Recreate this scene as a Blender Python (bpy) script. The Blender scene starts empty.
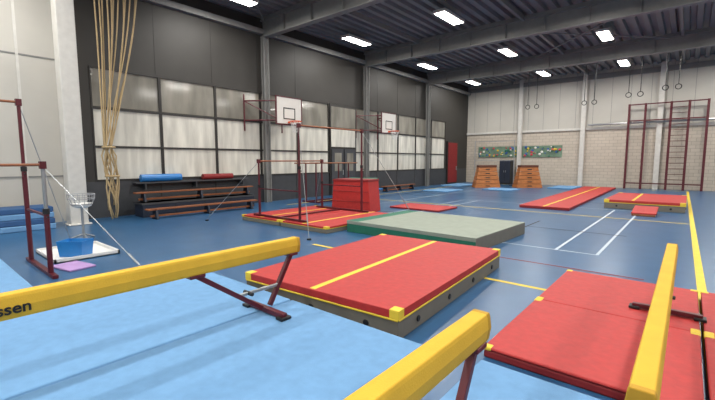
import bpy, math, random
from mathutils import Vector, Matrix
random.seed(4)
sc=bpy.context.scene
try: sc.view_settings.view_transform='Standard'
except Exception: pass

# ---------------------------------------------------------------- materials
def lin(c):
    r=[]
    for v in c:
        v=v/255.0
        r.append(v/12.92 if v<=0.04045 else ((v+0.055)/1.055)**2.4)
    return (*r,1.0)
def mat(name,c,rough=.6,metal=0,var=.03,scale=6,bump=0.0,bscale=60,emit=0,stretch=None):
    m=bpy.data.materials.new(name); m.use_nodes=True; nt=m.node_tree; b=nt.nodes['Principled BSDF']
    b.inputs['Roughness'].default_value=rough; b.inputs['Metallic'].default_value=metal
    L=lin(c)
    tc=nt.nodes.new('ShaderNodeTexCoord'); src=tc.outputs['Object']
    if stretch:
        mp=nt.nodes.new('ShaderNodeMapping'); mp.inputs['Scale'].default_value=stretch
        nt.links.new(src,mp.inputs['Vector']); src=mp.outputs['Vector']
    n=nt.nodes.new('ShaderNodeTexNoise'); n.inputs['Scale'].default_value=scale; n.inputs['Detail'].default_value=6
    nt.links.new(src,n.inputs['Vector'])
    r=nt.nodes.new('ShaderNodeValToRGB')
    r.color_ramp.elements[0].position=.3; r.color_ramp.elements[1].position=.7
    r.color_ramp.elements[0].color=(*[x*(1-var*2) for x in L[:3]],1)
    r.color_ramp.elements[1].color=(*[min(1,x*(1+var*2)) for x in L[:3]],1)
    nt.links.new(n.outputs['Fac'],r.inputs['Fac']); nt.links.new(r.outputs['Color'],b.inputs['Base Color'])
    if bump>0:
        n2=nt.nodes.new('ShaderNodeTexNoise'); n2.inputs['Scale'].default_value=bscale
        nt.links.new(tc.outputs['Object'],n2.inputs['Vector'])
        bp=nt.nodes.new('ShaderNodeBump'); bp.inputs['Strength'].default_value=bump; bp.inputs['Distance'].default_value=.02
        nt.links.new(n2.outputs['Fac'],bp.inputs['Height']); nt.links.new(bp.outputs['Normal'],b.inputs['Normal'])
    if emit>0:
        b.inputs['Emission Color'].default_value=(1,.97,.92,1); b.inputs['Emission Strength'].default_value=emit
    return m
def brickmat():
    m=bpy.data.materials.new('block_masonry'); m.use_nodes=True; nt=m.node_tree; b=nt.nodes['Principled BSDF']
    tc=nt.nodes.new('ShaderNodeTexCoord'); s=nt.nodes.new('ShaderNodeSeparateXYZ'); c=nt.nodes.new('ShaderNodeCombineXYZ')
    nt.links.new(tc.outputs['Object'],s.inputs[0]); nt.links.new(s.outputs['X'],c.inputs['X']); nt.links.new(s.outputs['Z'],c.inputs['Y'])
    br=nt.nodes.new('ShaderNodeTexBrick'); nt.links.new(c.outputs[0],br.inputs['Vector'])
    br.inputs['Scale'].default_value=1; br.inputs['Brick Width'].default_value=.42; br.inputs['Row Height'].default_value=.2; br.inputs['Mortar Size'].default_value=.01
    br.inputs['Color1'].default_value=lin((196,186,172)); br.inputs['Color2'].default_value=lin((186,176,162)); br.inputs['Mortar'].default_value=lin((158,150,138))
    nt.links.new(br.outputs['Color'],b.inputs['Base Color']); b.inputs['Roughness'].default_value=.85
    return m
M_=dict(
 floor=mat('blue_sports_floor',(44,88,128),.3,var=.04,scale=2.5,bump=.02,bscale=200),
 white=mat('white_paint',(214,210,202),.6,var=.02),
 cladding=mat('pale_cladding',(186,183,175),.5,var=.02,scale=1),
 darkwall=mat('dark_cladding',(50,48,45),.55,var=.05,scale=1.5),
 darkpanel=mat('grey_dado_panel',(62,64,68),.5,var=.05),
 frame=mat('window_frame_dark',(42,40,38),.45),
 glass=mat('glazing_painted_reflections',(208,206,196),.12,var=.12,scale=1.6,stretch=(1,2.4,.35)),  # opaque panes; upright streaks paint reflections and the view behind into the colour
 glass2=mat('upper_glazing',(132,129,120),.1,var=.14,scale=1.2,stretch=(1,2,.5)),  # greyer upper panes, reflections likewise painted in as streaks
 steel=mat('grey_steel',(130,130,128),.5,metal=.1),
 steelw=mat('white_steel',(204,202,196),.5),
 deck=mat('roof_decking',(122,123,124),.5,metal=.1,var=.04,scale=1),
 lamp=mat('lamp_diffuser',(255,252,244),.5,var=0,emit=20),
 galv=mat('galvanised',(165,168,170),.35,metal=.7),
 yellow=mat('yellow_suede',(212,168,46),.8,var=.03,bump=.1,bscale=120),
 ydark=mat('yellow_side',(184,140,34),.8,var=.04),
 ytape=mat('yellow_vinyl',(222,194,58),.6),
 red=mat('red_vinyl',(172,42,40),.6,var=.05,scale=14,bump=.2,bscale=9),
 red2=mat('red_vinyl_dark',(130,30,32),.6,var=.05),
 maroon=mat('maroon_paint',(84,20,32),.4),
 greymat=mat('grey_vinyl',(112,108,98),.6),
 greymat2=mat('pale_mat_top',(138,146,134),.7,var=.03),
 green=mat('green_vinyl',(30,104,82),.6),
 lblue=mat('light_blue_carpet',(104,148,190),.95,var=.03,scale=10,bump=.15,bscale=150),
 lbside=mat('mat_side_blue',(46,84,130),.8),  # side blue darkened in colour to make up for weak shade
 blue=mat('blue_plastic',(34,118,190),.4),
 wood=mat('wood_brown',(132,78,46),.5,var=.1,scale=5),
 woodo=mat('plinth_wood',(176,108,56),.5,var=.08,scale=5),
 suede=mat('suede_top',(96,56,38),.8),
 black=mat('black_plastic',(22,22,24),.5),
 dblue=mat('dark_blue_leg',(32,40,56),.5),
 wline=mat('white_line',(186,200,212),.5,var=.02),
 rope=mat('hemp_rope',(176,154,116),.9,bump=.3,bscale=80),
 pink=mat('pink_sheet',(166,134,186),.7),
 chalk=mat('chalk_white',(216,216,214),.9),
 orange=mat('orange_rim',(206,84,36),.5),
 board=mat('backboard_white',(226,224,218),.4,var=.01),
 cgreen=mat('climbing_panel_green',(106,132,112),.7,var=.15,scale=2),
 pinkh=mat('hold_pink',(200,70,80),.6), yelh=mat('hold_yellow',(220,190,60),.6), bluh=mat('hold_blue',(50,90,160),.6),
 netm=mat('net_grey',(150,152,156),.8),
 brick=brickmat())

# ---------------------------------------------------------------- builder
class MB:
    def __init__(s): s.v=[];s.f=[];s.m=[];s.slots=[]
    def mi(s,k):
        if k not in s.slots: s.slots.append(k)
        return s.slots.index(k)
    def add(s,vs,fs,k):
        o=len(s.v); i=s.mi(k)
        s.v+= [tuple(x) for x in vs]
        for f in fs: s.f.append([o+a for a in f]); s.m.append(i)
    def box(s,x0,x1,y0,y1,z0,z1,k):
        vs=[(x,y,z) for z in (z0,z1) for x,y in ((x0,y0),(x1,y0),(x1,y1),(x0,y1))]
        s.add(vs,[(3,2,1,0),(4,5,6,7),(0,1,5,4),(1,2,6,5),(2,3,7,6),(3,0,4,7)],k)
    def bar(s,p0,p1,w,h,k):
        p0=Vector(p0);p1=Vector(p1);d=(p1-p0).normalized()
        up=Vector((0,0,1)) if abs(d.z)<.95 else Vector((0,1,0))
        a=d.cross(up).normalized(); b=a.cross(d)
        vs=[p+a*sx*w/2+b*sz*h/2 for p in (p0,p1) for sx,sz in ((-1,-1),(1,-1),(1,1),(-1,1))]
        s.add(vs,[(3,2,1,0),(4,5,6,7),(0,1,5,4),(1,2,6,5),(2,3,7,6),(3,0,4,7)],k)
    def tube(s,pts,r,k,n=8,closed=False):
        pts=[Vector(p) for p in pts]; N=len(pts); vs=[];fs=[]
        rs=r if isinstance(r,(list,tuple)) else [r]*N
        for i,p in enumerate(pts):
            if closed: d=pts[(i+1)%N]-pts[i-1]
            else: d=pts[min(i+1,N-1)]-pts[max(i-1,0)]
            d.normalize(); up=Vector((0,0,1)) if abs(d.z)<.9 else Vector((0,1,0))
            a=d.cross(up).normalized(); b=a.cross(d)
            for j in range(n):
                t=2*math.pi*j/n; vs.append(p+(a*math.cos(t)+b*math.sin(t))*rs[i])
        R=N if closed else N-1
        for i in range(R):
            for j in range(n):
                A=i*n+j;B=i*n+(j+1)%n;C=((i+1)%N)*n+(j+1)%n;D=((i+1)%N)*n+j
                fs.append((A,D,C,B))
        if not closed:
            fs.append(tuple(range(n))); fs.append(tuple((N-1)*n+j for j in reversed(range(n))))
        s.add(vs,fs,k)
    def prism(s,poly,y0,y1,k,axis='y'):
        n=len(poly)
        if axis=='y': vs=[(a,y0,b) for a,b in poly]+[(a,y1,b) for a,b in poly]
        elif axis=='x': vs=[(y0,a,b) for a,b in poly]+[(y1,a,b) for a,b in poly]
        else: vs=[(a,b,y0) for a,b in poly]+[(a,b,y1) for a,b in poly]
        fs=[tuple(range(n)),tuple(reversed(range(n,2*n)))]+[(i,i+n,(i+1)%n+n,(i+1)%n) for i in range(n)]
        s.add(vs,fs,k)
    def obj(s,name,loc=(0,0,0),rz=0,bevel=0,smooth=False,seg=2):
        me=bpy.data.meshes.new(name)
        me.from_pydata(s.v,[],s.f); 
        for k in s.slots: me.materials.append(M_[k])
        me.polygons.foreach_set('material_index',s.m)
        import bmesh
        bm=bmesh.new(); bm.from_mesh(me); bmesh.ops.recalc_face_normals(bm,faces=bm.faces); bm.to_mesh(me); bm.free()
        if smooth: me.polygons.foreach_set('use_smooth',[True]*len(me.polygons))
        me.update()
        o=bpy.data.objects.new(name,me); sc.collection.objects.link(o)
        o.location=loc; o.rotation_euler=(0,0,rz)
        if bevel:
            b=o.modifiers.new('bevel','BEVEL'); b.width=bevel; b.segments=seg; b.limit_method='ANGLE'; b.angle_limit=math.radians(50)
        return o

# ---------------------------------------------------------------- room shell
XL=-13.58; XR=10.0; YB=29.67; YF=-6.0; ZC=7.4; YW=3.65
b=MB(); b.box(XL-.3,XR+.3,YF-.3,YB+.3,-.2,0,'floor'); b.obj('floor')
prof=[];x=XL
while x<XR:
    prof+= [(x,ZC),(x+.18,ZC),(x+.22,ZC+.14),(x+.38,ZC+.14)]; x+=.42
b=MB(); vs=[(p[0],YF,p[1]) for p in prof]+[(p[0],YB,p[1]) for p in prof]; n=len(prof)
b.add(vs,[(i,i+1,i+1+n,i+n) for i in range(n-1)],'deck')
b.box(XL-.3,XR+.3,YF-.3,YB+.3,ZC+.15,ZC+.3,'deck'); b.obj('ceiling')
b=MB()
b.box(XL-.3,XL,YF-.3,YW,0,ZC+.15,'cladding')
b.box(XL-.3,XL,YW,YB,4.5,ZC+.15,'darkwall')
b.box(XL-.3,XL,YW,YB,0,1.1,'darkpanel')
b.box(XL-.3,XL,26,YB,1.1,4.5,'darkwall')
b.box(XL-.3,XL,YW,4.0,1.1,4.5,'darkwall')
b.box(XL-.3,XL-.06,4.0,26.0,1.1,4.5,'white')
for y in [-4,-2.4,-.8,.8,2.4]: b.box(XL,XL+.02,y-.03,y+.03,0,ZC,'steelw')
for z in [1.3,4.5]: b.box(XL,XL+.015,YF,YW,z-.02,z+.02,'steel')
for y in [5.9,7.9,9.9,11.9,17.9,19.9,21.9,23.9]: b.box(XL,XL+.012,y-.012,y+.012,0,1.1,'frame'); b.box(XL,XL+.008,y-.01,y+.01,4.55,ZC,'frame')
b.obj('wall_left')
b=MB()
b.box(XL-.3,XR+.3,YB,YB+.3,0,3.75,'brick'); b.box(XL-.3,XR+.3,YB,YB+.3,3.75,ZC+.15,'cladding')
for x in range(-13,10): b.box(x-.01,x+.01,YB-.006,YB,3.85,ZC,'steel')
b.obj('wall_back')
b=MB(); b.box(XR,XR+.3,YF-.3,YB+.3,0,3.75,'brick'); b.box(XR,XR+.3,YF-.3,YB+.3,3.75,ZC+.15,'cladding'); b.obj('wall_right')
b=MB(); b.box(XL-.3,XR+.3,YF-.3,YF,0,ZC+.15,'cladding'); b.obj('wall_front')
wi=1; y=4.0
while y<25.5:
    if abs(y-14)<.1: y+=2; continue
    b=MB(); e=.003; y0=y+e; y1=y+2-e; X0=XL-.055; X1=XL+.018
    b.box(X0,XL-.03,y0,y1,1.1,3.3,'glass'); b.box(X0,XL-.03,y0,y1,3.3,4.5,'glass2')
    for yy in (y0,y1-.04): b.box(X0,X1,yy,yy+.04,1.1,4.5,'frame')
    b.box(X0,X1-.002,y0,y1,1.1,1.16,'frame')
    b.box(X0,X1-.002,y0,y1,2.12,2.18,'frame')
    b.box(X0,X1-.002,y0,y1,3.26,3.34,'frame')
    b.box(X0,X1-.002,y0,y1,4.44,4.5,'frame')
    b.obj('window_%d'%wi); wi+=1; y+=2
D0=XL+.022
b=MB(); b.box(D0,D0+.05,14.01,15.99,.0,4.48,'frame'); b.box(D0+.05,D0+.09,14.1,14.95,.05,2.3,'darkpanel'); b.box(D0+.05,D0+.09,15.05,15.9,.05,2.3,'darkpanel')
b.box(D0+.09,D0+.095,14.3,14.8,1.2,2.1,'glass2'); b.box(D0+.09,D0+.095,15.2,15.7,1.2,2.1,'glass2')
b.box(D0+.05,D0+.06,14.1,15.9,3.36,4.35,'glass2'); b.box(D0+.05,D0+.06,14.1,15.9,2.4,3.26,'glass'); b.box(D0+.09,D0+.15,14.85,14.9,1,1.25,'galv'); b.obj('door_1')
b=MB(); b.box(D0,D0+.08,26.2,27.8,0,3.1,'frame'); b.box(D0+.08,D0+.12,26.3,27.7,.1,3.0,'red2'); b.box(D0+.12,D0+.18,27.5,27.55,1,1.3,'galv'); b.obj('door_2',bevel=.01)

def hcol(b,x,y,w,d,k,z1=ZC-.1):
    b.box(x-w/2,x+w/2,y-d/2,y-d/2+.03,0,z1,k); b.box(x-w/2,x+w/2,y+d/2-.03,y+d/2,0,z1,k); b.box(x-.02,x+.02,y-d/2,y+d/2,0,z1,k)
for i,y in enumerate([-2.8,3.25,10.15,16.7,23.2]):
    b=MB(); k='steel'
    b.box(XL+.1,XR-.1,y-.13,y+.13,6.62,6.66,k); b.box(XL+.1,XR-.1,y-.13,y+.13,7.24,7.28,k); b.box(XL+.1,XR-.1,y-.015,y+.015,6.64,7.26,k)
    xx=XL+1.5
    while xx<XR: b.box(xx-.01,xx+.01,y-.12,y+.12,6.66,7.24,k); xx+=1.5
    b.box(XL+.1,XR-.1,y-.1,y+.1,7.28,ZC,k)
    b.obj('trim_%d'%(i+1))
b=MB()
b.box(-12.93,-12.52,3.05,3.46,0,6.62,'steelw'); b.box(-13.0,-12.45,2.98,3.53,0,.04,'steelw'); b.obj('steel_column',bevel=.02)
for y in [10.15,16.7,23.2]:
    b=MB(); hcol(b,XL+.2,y,.2,.24,'steel',6.62); b.obj('steel_column')
for x in [-9.5,-5.5,-1.5,2.5]:
    b=MB(); b.box(x-.13,x+.13,YB-.22,YB-.19,0,ZC,'steelw'); b.box(x-.13,x+.13,YB-.03,YB-.002,0,ZC,'steelw'); b.box(x-.02,x+.02,YB-.2,YB-.002,0,ZC,'steelw'); b.obj('steel_column')
b=MB(); b.box(XL,XL+.2,YF,YB,6.75,6.95,'steel'); b.obj('trim_6')
b=MB(); b.box(XL,XR,YB-.1,YB,3.7,3.85,'steelw'); b.box(XL,XR,YB-.12,YB,6.9,7.2,'steel'); b.obj('trim_7')
b=MB()
for (x0,y0,x1,y1) in [(-13.3,3.6,-7,10.1),(-7,3.6,-13.3,10.1),(-7,16.8,-1,23.1),(-1,16.8,-7,23.1)]: b.tube([(x0,y0,7.2),(x1,y1,7.2)],.03,'steel',6)
b.obj('trim_8')
b=MB(); b.tube([(-5.2,YB-.3,4.0),(6,YB-.3,4.0)],.06,'galv',8)
for x in [-5,-2,1,4]: b.box(x-.02,x+.02,YB-.3,YB,3.98,4.02,'galv')
b.obj('wall_pipe')
b=MB()
for x in [-10.2,-5.4,-.6,4.2]: b.box(x-.05,x+.05,YF,YB,7.22,ZC,'steel')
b.obj('trim_9')
for X in [-11.7,-7.2,-3.1,1.3,6]:
    for Y in [-4.5,1.3,7.7,13.9,20.1,26.3]:
        b=MB(); b.box(X-.24,X+.24,Y-.8,Y+.8,7.0,7.1,'steelw'); b.box(X-.2,X+.2,Y-.75,Y+.75,6.985,7.0,'lamp')
        for yy in (-.5,.5): b.tube([(X,Y+yy,7.1),(X,Y+yy,ZC)],.01,'steel',6)
        b.obj('ceiling_light')
        L=bpy.data.lights.new('lamp_glow','AREA'); L.shape='RECTANGLE'; L.size=.4; L.size_y=1.5; L.energy=140; L.color=(1,.965,.905)
        o=bpy.data.objects.new('ceiling_lamp',L); sc.collection.objects.link(o); o.location=(X,Y,6.97)

# ---------------------------------------------------------------- floor markings
b=MB()
def line(x0,y0,x1,y1,w,k,z=.003):
    p=Vector((x0,y0,0));q=Vector((x1,y1,0));d=(q-p).normalized();a=Vector((-d.y,d.x,0))*w/2
    b.add([p+a+Vector((0,0,z)),p-a+Vector((0,0,z)),q-a+Vector((0,0,z)),q+a+Vector((0,0,z))],[(0,1,2,3)],k)
line(.02,28.5,.33,-2,.1,'ytape'); line(-5.9,5.6,.3,5.6,.08,'ytape'); line(-12.0,14,.2,14,.08,'ytape',.004); line(-12.0,28.5,.1,28.5,.08,'ytape'); line(-12.0,10,-12.0,28.5,.08,'ytape')
for x in [-1.2,-1.9]: line(x,8.3,x,16.3,.05,'wline',.005)
for yy in [8.3,16.3]: line(-7.5,yy,-1.2,yy,.05,'wline',.006)
for x in [-7.5,-6.9]: line(x,8.3,x,16.3,.05,'wline',.005)
line(-12,21,.1,21,.05,'wline',.006); line(-9.5,11,-9.5,25,.05,'wline',.005); line(-4.4,8.3,-4.4,10.5,.04,'wline',.005)
line(-11.5,18.5,-.1,18.5,.05,'black',.0055); line(-11.2,9,-11.2,27,.05,'black',.0055); line(-11.2,10.8,-1,10.8,.05,'black',.0055)
line(-3.2,7.0,-.4,7.0,.05,'red2',.0045); line(-3.2,7.0,-3.2,12,.05,'black',.0045)
b.obj('floor_markings')

# ---------------------------------------------------------------- mats
def mat_box(name,x0,x1,y0,y1,h,top,side,rz=0,stripes=(),edge=None,corners=0,vents=False,bev=.03,extra=None):
    cx,cy=(x0+x1)/2,(y0+y1)/2; w,d=(x1-x0)/2,(y1-y0)/2; b=MB()
    b.box(-w,w,-d,d,0,h*.72,side); b.box(-w-.005,w+.005,-d-.005,d+.005,h*.72,h,top)
    z=h+.004
    for st in stripes:
        ax,pos,wd=st
        if ax=='y': b.box(pos-wd/2,pos+wd/2,-d+.02,d-.02,h-.01,z,'ytape')
        else: b.box(-w+.02,w-.02,pos-wd/2,pos+wd/2,h-.01,z,'ytape')
    if edge:
        for (a0,a1,c0,c1) in ((-w-.012,-w,-d,d),(w,w+.012,-d,d),(-w,w,-d-.012,-d),(-w,w,d,d+.012)): b.box(a0,a1,c0,c1,h*.65,h*.72,edge)
    if corners:
        c=corners
        for sx in(-1,1):
            for sy in(-1,1):
                xa,xb=sorted((sx*(w+.01),sx*(w-c))); ya,yb=sorted((sy*(d+.01),sy*(d-c)))
                b.box(xa,xb,ya,yb,h*.7,h+.006,'ytape')
    if vents:
        for i in range(4):
            t=-d+(i+.5)*2*d/4
            for xx,dx in((w,.014),(-w,-.014)): b.tube([(xx,t,h*.33),(xx+dx,t,h*.33)],.035,'black',12)
        for i in range(3):
            t=-w+(i+.5)*2*w/3
            b.tube([(t,-d,h*.33),(t,-d-.014,h*.33)],.035,'black',12)
    if extra: extra(b,w,d,h)
    return b.obj(name,(cx,cy,.001),rz,bevel=bev)
mat_box('landing_mat',-4.43,-2.16,2.97,6.25,.3,'red','greymat',rz=math.radians(4),stripes=[('y',.0,.08)],edge='ytape',corners=.1,vents=True)
def gx(b,w,d,h):
    b.box(w-.002,w+.008,-d,d,0,h*.95,'greymat'); b.box(-w+.0,-w+.35,-d+.01,d-.01,h-.01,h+.003,'green')
mat_box('landing_mat',-6.3,-2.95,7.1,9.7,.28,'greymat2','green',rz=math.radians(-2),extra=gx)
mat_box('gym_mat',-9.95,-8.25,6.6,9.6,.16,'red','greymat',stripes=[('y',.0,.07)],edge='ytape',corners=.1)
mat_box('gym_mat',-8.2,-6.5,6.6,9.6,.16,'red','greymat',stripes=[('y',.0,.07)],edge='ytape',corners=.1)
mat_box('gym_mat',-8.35,-6.35,11.8,13.2,.06,'red','red2',bev=.015)
mat_box('tumbling_track',-4.85,-3.2,15,28.2,.1,'red','red2',stripes=[('y',0,.08)],rz=math.radians(1.0),bev=.02)
mat_box('landing_mat',-2.3,.0,16.8,20.7,.32,'red','greymat',stripes=[('y',-.3,.08)],edge='ytape',corners=.15,vents=True)
for (a0,a1,c0,c1) in [(-1.3,.18,3.3,4.88),(-1.3,.18,4.90,6.5),(.22,1.7,3.3,4.88),(.22,1.7,4.90,6.5)]:
    mat_box('gym_mat',a0,a1,c0,c1,.1,'red','red2',corners=.07,bev=.02)
def carpet(x0,x1,y0,y1,h=.2):
    b=MB(); w,d=(x1-x0)/2,(y1-y0)/2
    b.box(-w,w,-d,d,0,h*.8,'lbside'); b.box(-w-.004,w+.004,-d-.004,d+.004,h*.8,h,'lblue')
    b.obj('balance_beam_mat',((x0+x1)/2,(y0+y1)/2,.001),bevel=.03)
carpet(-3.3,-1.62,.3,2.8); carpet(-5.06,-3.33,.3,2.8); carpet(-5.06,-1.62,-2.6,.27)
carpet(-1.15,1.0,.3,2.88); carpet(-1.15,1.0,-2.6,.27)
carpet(-8.3,-5.6,-1.4,1.05)
for (x0,x1,y0,y1,h) in [(-11.5,-10,19.5,21.5,.05),(-9.3,-7.6,22.5,24.2,.05),(-6.6,-5.2,26,28.6,.08),(-12.8,-11.4,24,26.5,.08)]:
    b=MB(); b.box(x0,x1,y0,y1,.001,h,'lblue'); b.obj('blue_floor_mat',bevel=.015)
b=MB()
for i in range(4): b.box(-13.4,-12.4-.05*i,-.9,2.7,.002+.14*i,.135+.14*i,'lbside' if i%2 else 'lblue')
b.obj('stacked_gym_mats',bevel=.02)

# ---------------------------------------------------------------- foam block / springboards
b=MB(); b.prism([(-.75,0),(.75,0),(.66,1.08),(-.66,1.08)],-.4,.4,'red'); b.box(-.68,.68,-.42,.42,1.03,1.1,'red2')
for z in (.36,.7): b.box(-.74+z*.085,.74-z*.085,-.415,.415,z-.01,z+.01,'red2')
b.obj('foam_vaulting_block',(-8.75,10.35,.001),math.radians(12),bevel=.03)
b=MB(); b.box(-.6,.6,-.5,.5,.0,1.0,'green'); b.box(-.61,.61,-.51,.51,.5,.55,'ytape'); b.obj('green_crash_mat_stack',(-10.4,12.6,.001),math.radians(20),bevel=.04)
def springboard(loc,rz):
    b=MB(); b.prism([(-.55,.06),(.6,.18),(.6,.22),(-.55,.10)],-.32,.32,'red','y')
    b.prism([(-.6,0),(.6,0),(.6,.03),(-.6,.06)],-.3,.3,'wood','y')
    for x in(.2,.45):
        for y in(-.2,.2): b.tube([(x,y,.02),(x,y,.17)],.04,'black',8)
    b.obj('springboard',loc,rz,bevel=.008)
springboard((-1,15.6,.001),math.radians(90))

# ---------------------------------------------------------------- balance beams
def beam(x,y0,y1,top,g0=.212,g1=.212,text=None):
    Lh=(y1-y0)/2; b=MB(); h=.16; w=.05
    pr=[(-w*.86,top),(w*.86,top),(w,top-.02),(w*1.15,top-h/2),(w*.95,top-h+.02),(w*.8,top-h),(-w*.8,top-h),(-w*.95,top-h+.02),(-w*1.15,top-h/2),(-w,top-.02)]
    b.prism(pr,-Lh,Lh,'yellow')
    for a0,a1 in((-Lh-.012,-Lh+.03),(Lh-.03,Lh+.012)): b.prism([(a*1.02,(z-top)*1.02+top+.001) for a,z in pr],a0,a1,'ydark')
    zb=top-h
    for s,e,g in ((1,Lh,g1),(-1,-Lh,g0)):
        fy=e-s*.42; zm=(g+zb)/2-.03
        b.box(-.3,.3,fy-.03,fy+.03,g,g+.05,'maroon')
        for sx in(-.28,.28): b.box(sx-.05,sx+.05,fy-.06,fy+.06,g-.008,g+.02,'black')
        b.bar((0,fy+s*.05,g+.05),(0,e-s*.08,zb-.01),.045,.045,'maroon')
        b.bar((0,fy-s*.05,g+.05),(0,e-s*1.15,zb-.01),.045,.045,'maroon')
        b.bar((0,fy-s*.35,zm),(0,fy+s*.18,zm),.03,.03,'galv')
        b.box(-.05,.05,e-s*.08-.06,e-s*.08+.06,zb-.025,zb+.004,'maroon'); b.box(-.05,.05,e-s*1.15-.07,e-s*1.15+.07,zb-.025,zb+.004,'maroon')
        b.tube([(-.07,fy-s*.2,zm),(.07,fy-s*.2,zm)],.02,'black',8)
    o=b.obj('balance_beam',(x,(y0+y1)/2,0),bevel=.006)
    if text:
        cu=bpy.data.curves.new('lettering','FONT'); cu.body=text; cu.size=.1; cu.align_x='RIGHT'; cu.extrude=.001; cu.offset=.002; cu.materials.append(M_['black'])
        t=bpy.data.objects.new('lettering',cu); sc.collection.objects.link(t); t.parent=o
        t.location=(w*1.15+.003,.53-(y0+y1)/2,top-.12); t.rotation_euler=(math.pi/2,0,math.pi/2)
    return o
beam(-3.22,-2.2,2.8,.92,text='Janssen')
beam(-.83,-2.95,2.05,.92)
beam(-.09,1.95,5.7,.8,g0=.012,g1=.112)

# ---------------------------------------------------------------- uneven bars
def uneven(name,xh,xl,y0,y1,zh,zl,base=0.0,spine=True,gy=.9,lowk='galv'):
    b=MB()
    for x,z in((xh,zh),(xl,zl)):
        b.tube([(x,y0,z),(x,y1,z)],.022,'wood',10)
        for y,s in((y0,-1),(y1,1)):
            b.tube([(x,y,base+.04),(x,y,z*.6)],.036,'maroon',10); b.tube([(x,y,z*.6),(x,y,z-.03)],.026,lowk if z<2 else 'maroon',10)
            b.box(x-.04,x+.04,y-.04,y+.04,z-.06,z+.05,'maroon'); b.tube([(x,y,z*.6-.06),(x,y,z*.6+.02)],.044,'black',10)
            b.tube([(x,y,z*.6-.1),(x+.09,y,z*.6-.1)],.012,'black',6)
    for y in(y0,y1):
        lo,hi=min(xh,xl),max(xh,xl)
        b.bar((lo-.25,y,base+.03),(hi+.25,y,base+.03),.07,.05,'maroon')
        b.bar((xh,y,zl*.55),(xl,y,zl*.55),.03,.03,'maroon')
    if spine: b.bar(((xh+xl)/2,y0,base+.03),((xh+xl)/2,y1,base+.03),.05,.04,'maroon')
    for x,z in((xh,zh),(xl,zl)):
        for y,s in((y0,-1),(y1,1)):
            sx=-1 if x==min(xh,xl) else 1
            ax,ay=x+sx*1.3,y+s*gy
            b.tube([(x,y,z-.02),(ax,ay,.04)],.007,'galv',6)
            m=Vector((x,y,z)).lerp(Vector((ax,ay,.04)),.8); q=Vector((x,y,z)).lerp(Vector((ax,ay,.04)),.9)
            b.tube([m,q],.016,'galv',6); b.tube([(ax,ay,.002),(ax,ay,.03)],.05,'black',12)
    return b.obj(name)
uneven('uneven_bars',-8.55,-7.3,-1.7,1.48,2.7,1.68,0,False)
uneven('uneven_bars',-7.6,-9.3,6.75,9.25,2.62,1.72,.165,lowk='maroon')

# ---------------------------------------------------------------- chalk tray, stand
b=MB(); b.box(-.65,.65,-.5,.5,0,.02,'chalk')
for a in((-.65,.65,-.5,-.47),(-.65,.65,.47,.5),(-.65,-.62,-.5,.5),(.62,.65,-.5,.5)): b.box(a[0],a[1],a[2],a[3],0,.07,'chalk')
b.obj('chalk_tray',(-8.75,2.2,.001))
b=MB()
b.prism([(-.2,-.14),(.2,-.14),(.2,.14),(-.2,.14)],.0,.02,'blue','z')
for (p,q) in (((-.2,-.14),(.2,-.14)),((.2,-.14),(.2,.14)),((.2,.14),(-.2,.14)),((-.2,.14),(-.2,-.14))):
    P=[(p[0],p[1],0),(q[0],q[1],0),(q[0]*1.15,q[1]*1.15,.28),(p[0]*1.15,p[1]*1.15,.28)]
    P2=[(x*.94,y*.94,z) for x,y,z in P]
    b.add(P+P2,[(0,1,2,3),(7,6,5,4),(3,2,6,7),(0,4,5,1)],'blue')
b.prism([(-.19,-.13),(.19,-.13),(.19,.13),(-.19,.13)],.18,.2,'chalk','z')
b.obj('blue_chalk_bin',(-8.45,2.1,.025),math.radians(40))
b=MB(); b.box(-.3,.3,-.2,.2,0,.03,'pink'); b.obj('pink_kneeling_pad',(-7.65,1.85,.001),.2,bevel=.01)
b=MB(); b.tube([(0,0,.02),(0,0,.75)],.025,'galv',10)
for i in range(3):
    t=i*2.094; b.tube([(0,0,.12),(.28*math.cos(t),.28*math.sin(t),.015)],.018,'galv',8)
for r,z in((.1,.72),(.2,.78),(.25,.9),(.26,1.0)):
    b.tube([(r*math.cos(a*math.pi/8),r*math.sin(a*math.pi/8),z) for a in range(16)],.008,'netm',6,closed=True)
for a in range(16):
    c,s_=math.cos(a*math.pi/8),math.sin(a*math.pi/8); b.tube([(.1*c,.1*s_,.72),(.2*c,.2*s_,.78),(.25*c,.25*s_,.9),(.26*c,.26*s_,1.0)],.006,'netm',5)
b.tube([(0,0,.7),(0,0,.74),(0,0,.8)],[.1,.18,.2],'chalk',16)
b.obj('chalk_stand',(-10.2,2.7,.001))

# ---------------------------------------------------------------- benches
def bench(loc,rz,L=3.5):
    b=MB(); z=0
    b.box(-.13,.13,-L/2,L/2,z+.27,z+.31,'wood'); b.box(-.03,.03,-L/2+.1,L/2-.1,z+.06,z+.12,'wood')
    for y in(-L/2+.25,0,L/2-.25):
        b.prism([(-.18,z),(.18,z),(.11,z+.27),(-.11,z+.27)],y-.03,y+.03,'dblue'); b.box(-.19,.19,y-.04,y+.04,z,z+.02,'black')
    b.obj('gym_bench',loc,rz,bevel=.006)
bench((-12.9,6.9,.45),0,4.2)
b=MB(); b.box(-13.2,-12.6,4.9,8.9,.001,.44,'dblue'); b.box(-13.22,-12.58,4.88,8.92,.38,.44,'darkpanel')
for yy in(5.9,6.9,7.9): b.box(-12.6,-12.59,yy-.01,yy+.01,.03,.38,'black')
b.obj('low_storage_chest',bevel=.01)
bench((-12.1,6.7,.001),0,3.8)
bench((-12.8,19,.001),0,3.2)
b=MB(); b.box(XL+.001,XL+.32,5,9.2,1.0,1.04,'darkpanel')
for y in(5.3,7,8.9): b.box(XL+.001,XL+.3,y-.02,y+.02,.8,1.0,'darkpanel')
b.obj('wall_ledge')
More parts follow.
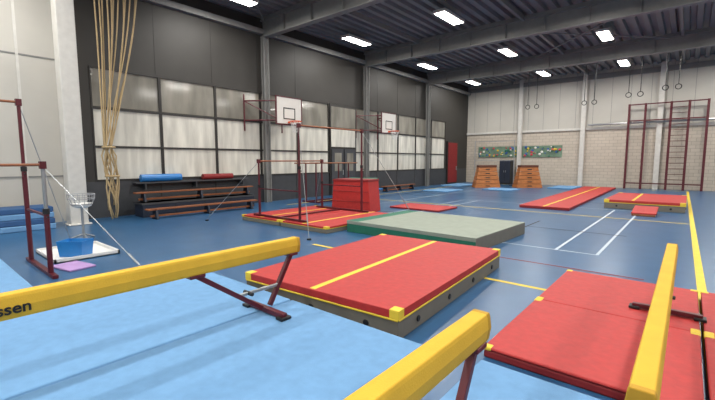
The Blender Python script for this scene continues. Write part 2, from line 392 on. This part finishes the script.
b=MB(); b.tube([(XL+.17,5.2,1.17),(XL+.17,6.5,1.17)],.12,'blue',14); b.obj('rolled_mat')
b=MB(); b.tube([(XL+.17,7.3,1.15),(XL+.17,8.5,1.15)],.1,'red2',14); b.obj('rolled_mat')

# ---------------------------------------------------------------- climbing ropes gathered
b=MB()
b.box(-12.6,-12.5,3.75,5.3,6.9,7.0,'steel')
for i in range(12):
    y0=3.92+i*.105; pts=[]
    kx,ky,kz=-12.35+random.uniform(-.06,.06),3.98+random.uniform(-.1,.1),2.1
    for t in range(17):
        u=t/16
        bow=(.10+.35*i/12)*math.sin(math.pi*min(1,u))*(.5+.5*math.sin(i*2.1))
        y=y0+(ky-y0)*(u**1.25)+bow*.55*(1-u); z=6.92+(kz-6.92)*u
        pts.append((-12.55+(kx+12.55)*u,y,z))
    for t in range(1,8):
        u=t/7; pts.append((kx+.06*math.sin(3*u+i),ky+.1*u+.09*math.sin(5*u+i*1.7),kz-(kz-.35+.25*math.sin(i*2))*u))
    b.tube(pts,.019,'rope',6)
b.tube([(-12.35+.15*math.cos(a*.785),4.0+.15*math.sin(a*.785),2.1) for a in range(8)],.03,'rope',6,closed=True)
b.tube([(-12.35+.17*math.cos(a*.785),4.05+.17*math.sin(a*.785),1.3) for a in range(8)],.03,'rope',6,closed=True)
b.obj('climbing_ropes',smooth=True)

# ---------------------------------------------------------------- basketball hoops
def hoop(y,s=1):
    b=MB(); x=-12.3; XW=XL+.05
    b.box(x-.03,x,y-.65,y+.65,3.15,4.2,'board')
    for a in((y-.67,y-.62,3.13,4.22),(y+.62,y+.67,3.13,4.22)): b.box(x-.035,x+.006,a[0],a[1],a[2],a[3],'maroon')
    for z in(3.13,4.18): b.box(x-.035,x+.006,y-.66,y+.66,z,z+.045,'maroon')
    for a in((y-.3,y-.26,3.35,3.8),(y+.26,y+.3,3.35,3.8)): b.box(x,x+.006,a[0],a[1],a[2],a[3],'black')
    for z in(3.35,3.76): b.box(x,x+.006,y-.3,y+.3,z,z+.04,'black')
    cx=x+.38
    b.tube([(cx+.23*math.cos(t*math.pi/12),y+.23*math.sin(t*math.pi/12),3.25) for t in range(24)],.018,'orange',8,closed=True)
    b.box(x,x+.15,y-.08,y+.08,3.2,3.27,'orange')
    for t in range(12):
        a=t*math.pi/6; a2=a+math.pi/6
        b.tube([(cx+.23*math.cos(a),y+.23*math.sin(a),3.25),(cx+.15*math.cos(a2),y+.15*math.sin(a2),3.03),(cx+.12*math.cos(a),y+.12*math.sin(a),2.82)],.006,'chalk',4)
        b.tube([(cx+.23*math.cos(a2),y+.23*math.sin(a2),3.25),(cx+.15*math.cos(a),y+.15*math.sin(a),3.03),(cx+.12*math.cos(a2),y+.12*math.sin(a2),2.82)],.006,'chalk',4)
    for dy in(-.45,.45):
        yw=y+dy*1.1-.75 if dy<0 else y+.62
        for z in(3.3,4.05):
            b.tube([(x-.03,y+dy,z),(XW,yw,z)],.028,'maroon',8)
        b.tube([(x-.03,y+dy,3.3),(XW,yw,4.05)],.022,'maroon',8)
        b.tube([(XW,yw,2.9),(XW,yw,4.3)],.03,'maroon',8)
    b.obj('basketball_hoop')
hoop(10.45); hoop(17.25)

# ---------------------------------------------------------------- vaulting boxes
def plinth(loc,rz):
    b=MB(); n=5
    def wd(z): return .8-.2*z, .42-.12*z
    for i in range(n):
        z0=.26*i; z1=z0+.24; a0,c0=wd(z0);a1,c1=wd(z1)
        vs=[(-a0,-c0,z0),(a0,-c0,z0),(a0,c0,z0),(-a0,c0,z0),(-a1,-c1,z1),(a1,-c1,z1),(a1,c1,z1),(-a1,c1,z1)]
        b.add(vs,[(3,2,1,0),(4,5,6,7),(0,1,5,4),(1,2,6,5),(2,3,7,6),(3,0,4,7)],'woodo')
        for sy in(-1,1): b.box(-.14,.14,sy*(c1+.02)-.015,sy*(c1+.02)+.015,z0+.09,z0+.15,'black')
    a,c=wd(1.3)
    b.box(-a-.02,a+.02,-c-.02,c+.02,1.28,1.42,'suede')
    b.obj('vaulting_box',loc,rz,bevel=.012)
plinth((-9.9,24.6,.001),math.radians(38)); plinth((-7.85,26.2,.001),math.radians(38))
b=MB(); b.box(-10.6,-9.8,YB-.95,YB-.35,.001,1.75,'black'); b.box(-10.57,-10.21,YB-.97,YB-.95,.1,1.7,'dblue'); b.box(-10.19,-9.83,YB-.97,YB-.95,.1,1.7,'dblue')
for x in(-10.26,-10.14): b.box(x-.015,x+.015,YB-1.0,YB-.97,.85,1.0,'galv')
b.obj('cabinet_stand_in',bevel=.01)  # cabinet shape standing in for an unidentified dark object

# ---------------------------------------------------------------- back wall climbing panel + frame
for (x0,x1) in ((-12.6,-9.68),(-9.32,-6.7)):
    b=MB(); b.box(x0,x1,YB-.06,YB-.001,1.95,2.75,'cgreen')
    for i in range(42):
        x=random.uniform(x0+.1,x1-.1); z=random.uniform(2.02,2.68); r=random.uniform(.04,.1)
        b.tube([(x,YB-.05,z),(x,YB-.10,z),(x,YB-.13,z)],[r,r*.9,r*.4],random.choice(['pinkh','yelh','bluh','board','green']),7)
    b.obj('bouldering_panel')
b=MB()
for x in[-3.0,-2.2,-1.0,-.2,.6]:
    b.box(x-.06,x+.06,YB-.5,YB-.4,.001,5.1,'maroon')
    for z in(.6,3.0,4.9): b.box(x-.02,x+.02,YB-.45,YB-.24,z-.03,z+.03,'maroon')
for z in[.35,4.1,5.05]: b.box(-3.05,.65,YB-.47,YB-.43,z-.035,z+.035,'maroon')
for k in range(14): b.tube([(-1.0,YB-.45,.6+.32*k),(-.2,YB-.45,.6+.32*k)],.018,'maroon',6)
b.obj('wall_climbing_frame')
# ---------------------------------------------------------------- rings, high bar, parallel bars, mini trampoline
def rings(x,y,z=4.9):
    b=MB(); b.box(x-.4,x+.4,y-.04,y+.04,7.1,7.2,'steel')
    for s in(-.25,.25):
        b.tube([(x+s,y,7.12),(x+s,y,z+.12)],.018,'black',6)
        b.tube([(x+s+.12*math.cos(t*math.pi/8),y,z+.12*math.sin(t*math.pi/8)) for t in range(16)],.022,'black',6,closed=True)
    b.obj('gymnastic_rings')
rings(-7.4,25,4.9); rings(-4.6,26.0,5.0); rings(-2.4,25,5.1); rings(-.9,25,5.3)
b=MB()
for x in(-12.0,-9.2):
    b.tube([(x,27.6,.03),(x,27.6,3.1)],.035,'galv',8); b.box(x-.2,x+.2,27.4,27.8,.001,.04,'black')
b.tube([(-12,27.6,3.05),(-9.2,27.6,3.05)],.02,'galv',8); b.tube([(-12,27.6,1.7),(-9.2,27.6,1.7)],.018,'galv',8)
b.obj('high_bar')
b=MB()
for x in(-12.2,-11.6):
    for y in(11.2,13.2): b.tube([(x,y,.06),(x,y,1.6)],.03,'maroon',8)
    b.tube([(x,10.6,1.62),(x,13.8,1.62)],.025,'wood',8)
for y in(11.2,13.2): b.bar((-12.4,y,.03),(-11.4,y,.03),.08,.06,'maroon')
for x in(-12.2,-11.6): b.bar((x,11.2,.03),(x,13.2,.03),.06,.05,'maroon')
b.obj('parallel_bars')
def tramp(loc,rz):
    b=MB(); b.box(-.42,.42,-.42,.42,.3,.32,'black')
    for s in((-.6,.6,-.6,-.42),(-.6,.6,.42,.6),(-.6,-.42,-.42,.42),(.42,.6,-.42,.42)): b.box(s[0],s[1],s[2],s[3],.29,.34,'blue')
    for x in(-.52,.52):
        for y in(-.52,.52): b.tube([(x,y,.0),(x,y,.3)],.02,'galv',8)
        b.tube([(x,-.52,.02),(x,.52,.02)],.02,'galv',8)
    b.obj('mini_trampoline',loc,rz)
tramp((-12.2,15.2,.001),.1)

# ---------------------------------------------------------------- camera
cam=bpy.data.cameras.new('camera'); co=bpy.data.objects.new('camera',cam); sc.collection.objects.link(co)
cam.sensor_width=36; cam.lens=36*394/715; cam.clip_end=200
co.location=(0,0,1.75); co.rotation_euler=(math.pi/2-math.radians(5.8),0,math.radians(40))
sc.camera=co
w=bpy.data.worlds.new('world'); sc.world=w; w.use_nodes=True; w.node_tree.nodes['Background'].inputs[0].default_value=(.5,.5,.5,1); w.node_tree.nodes['Background'].inputs[1].default_value=.3
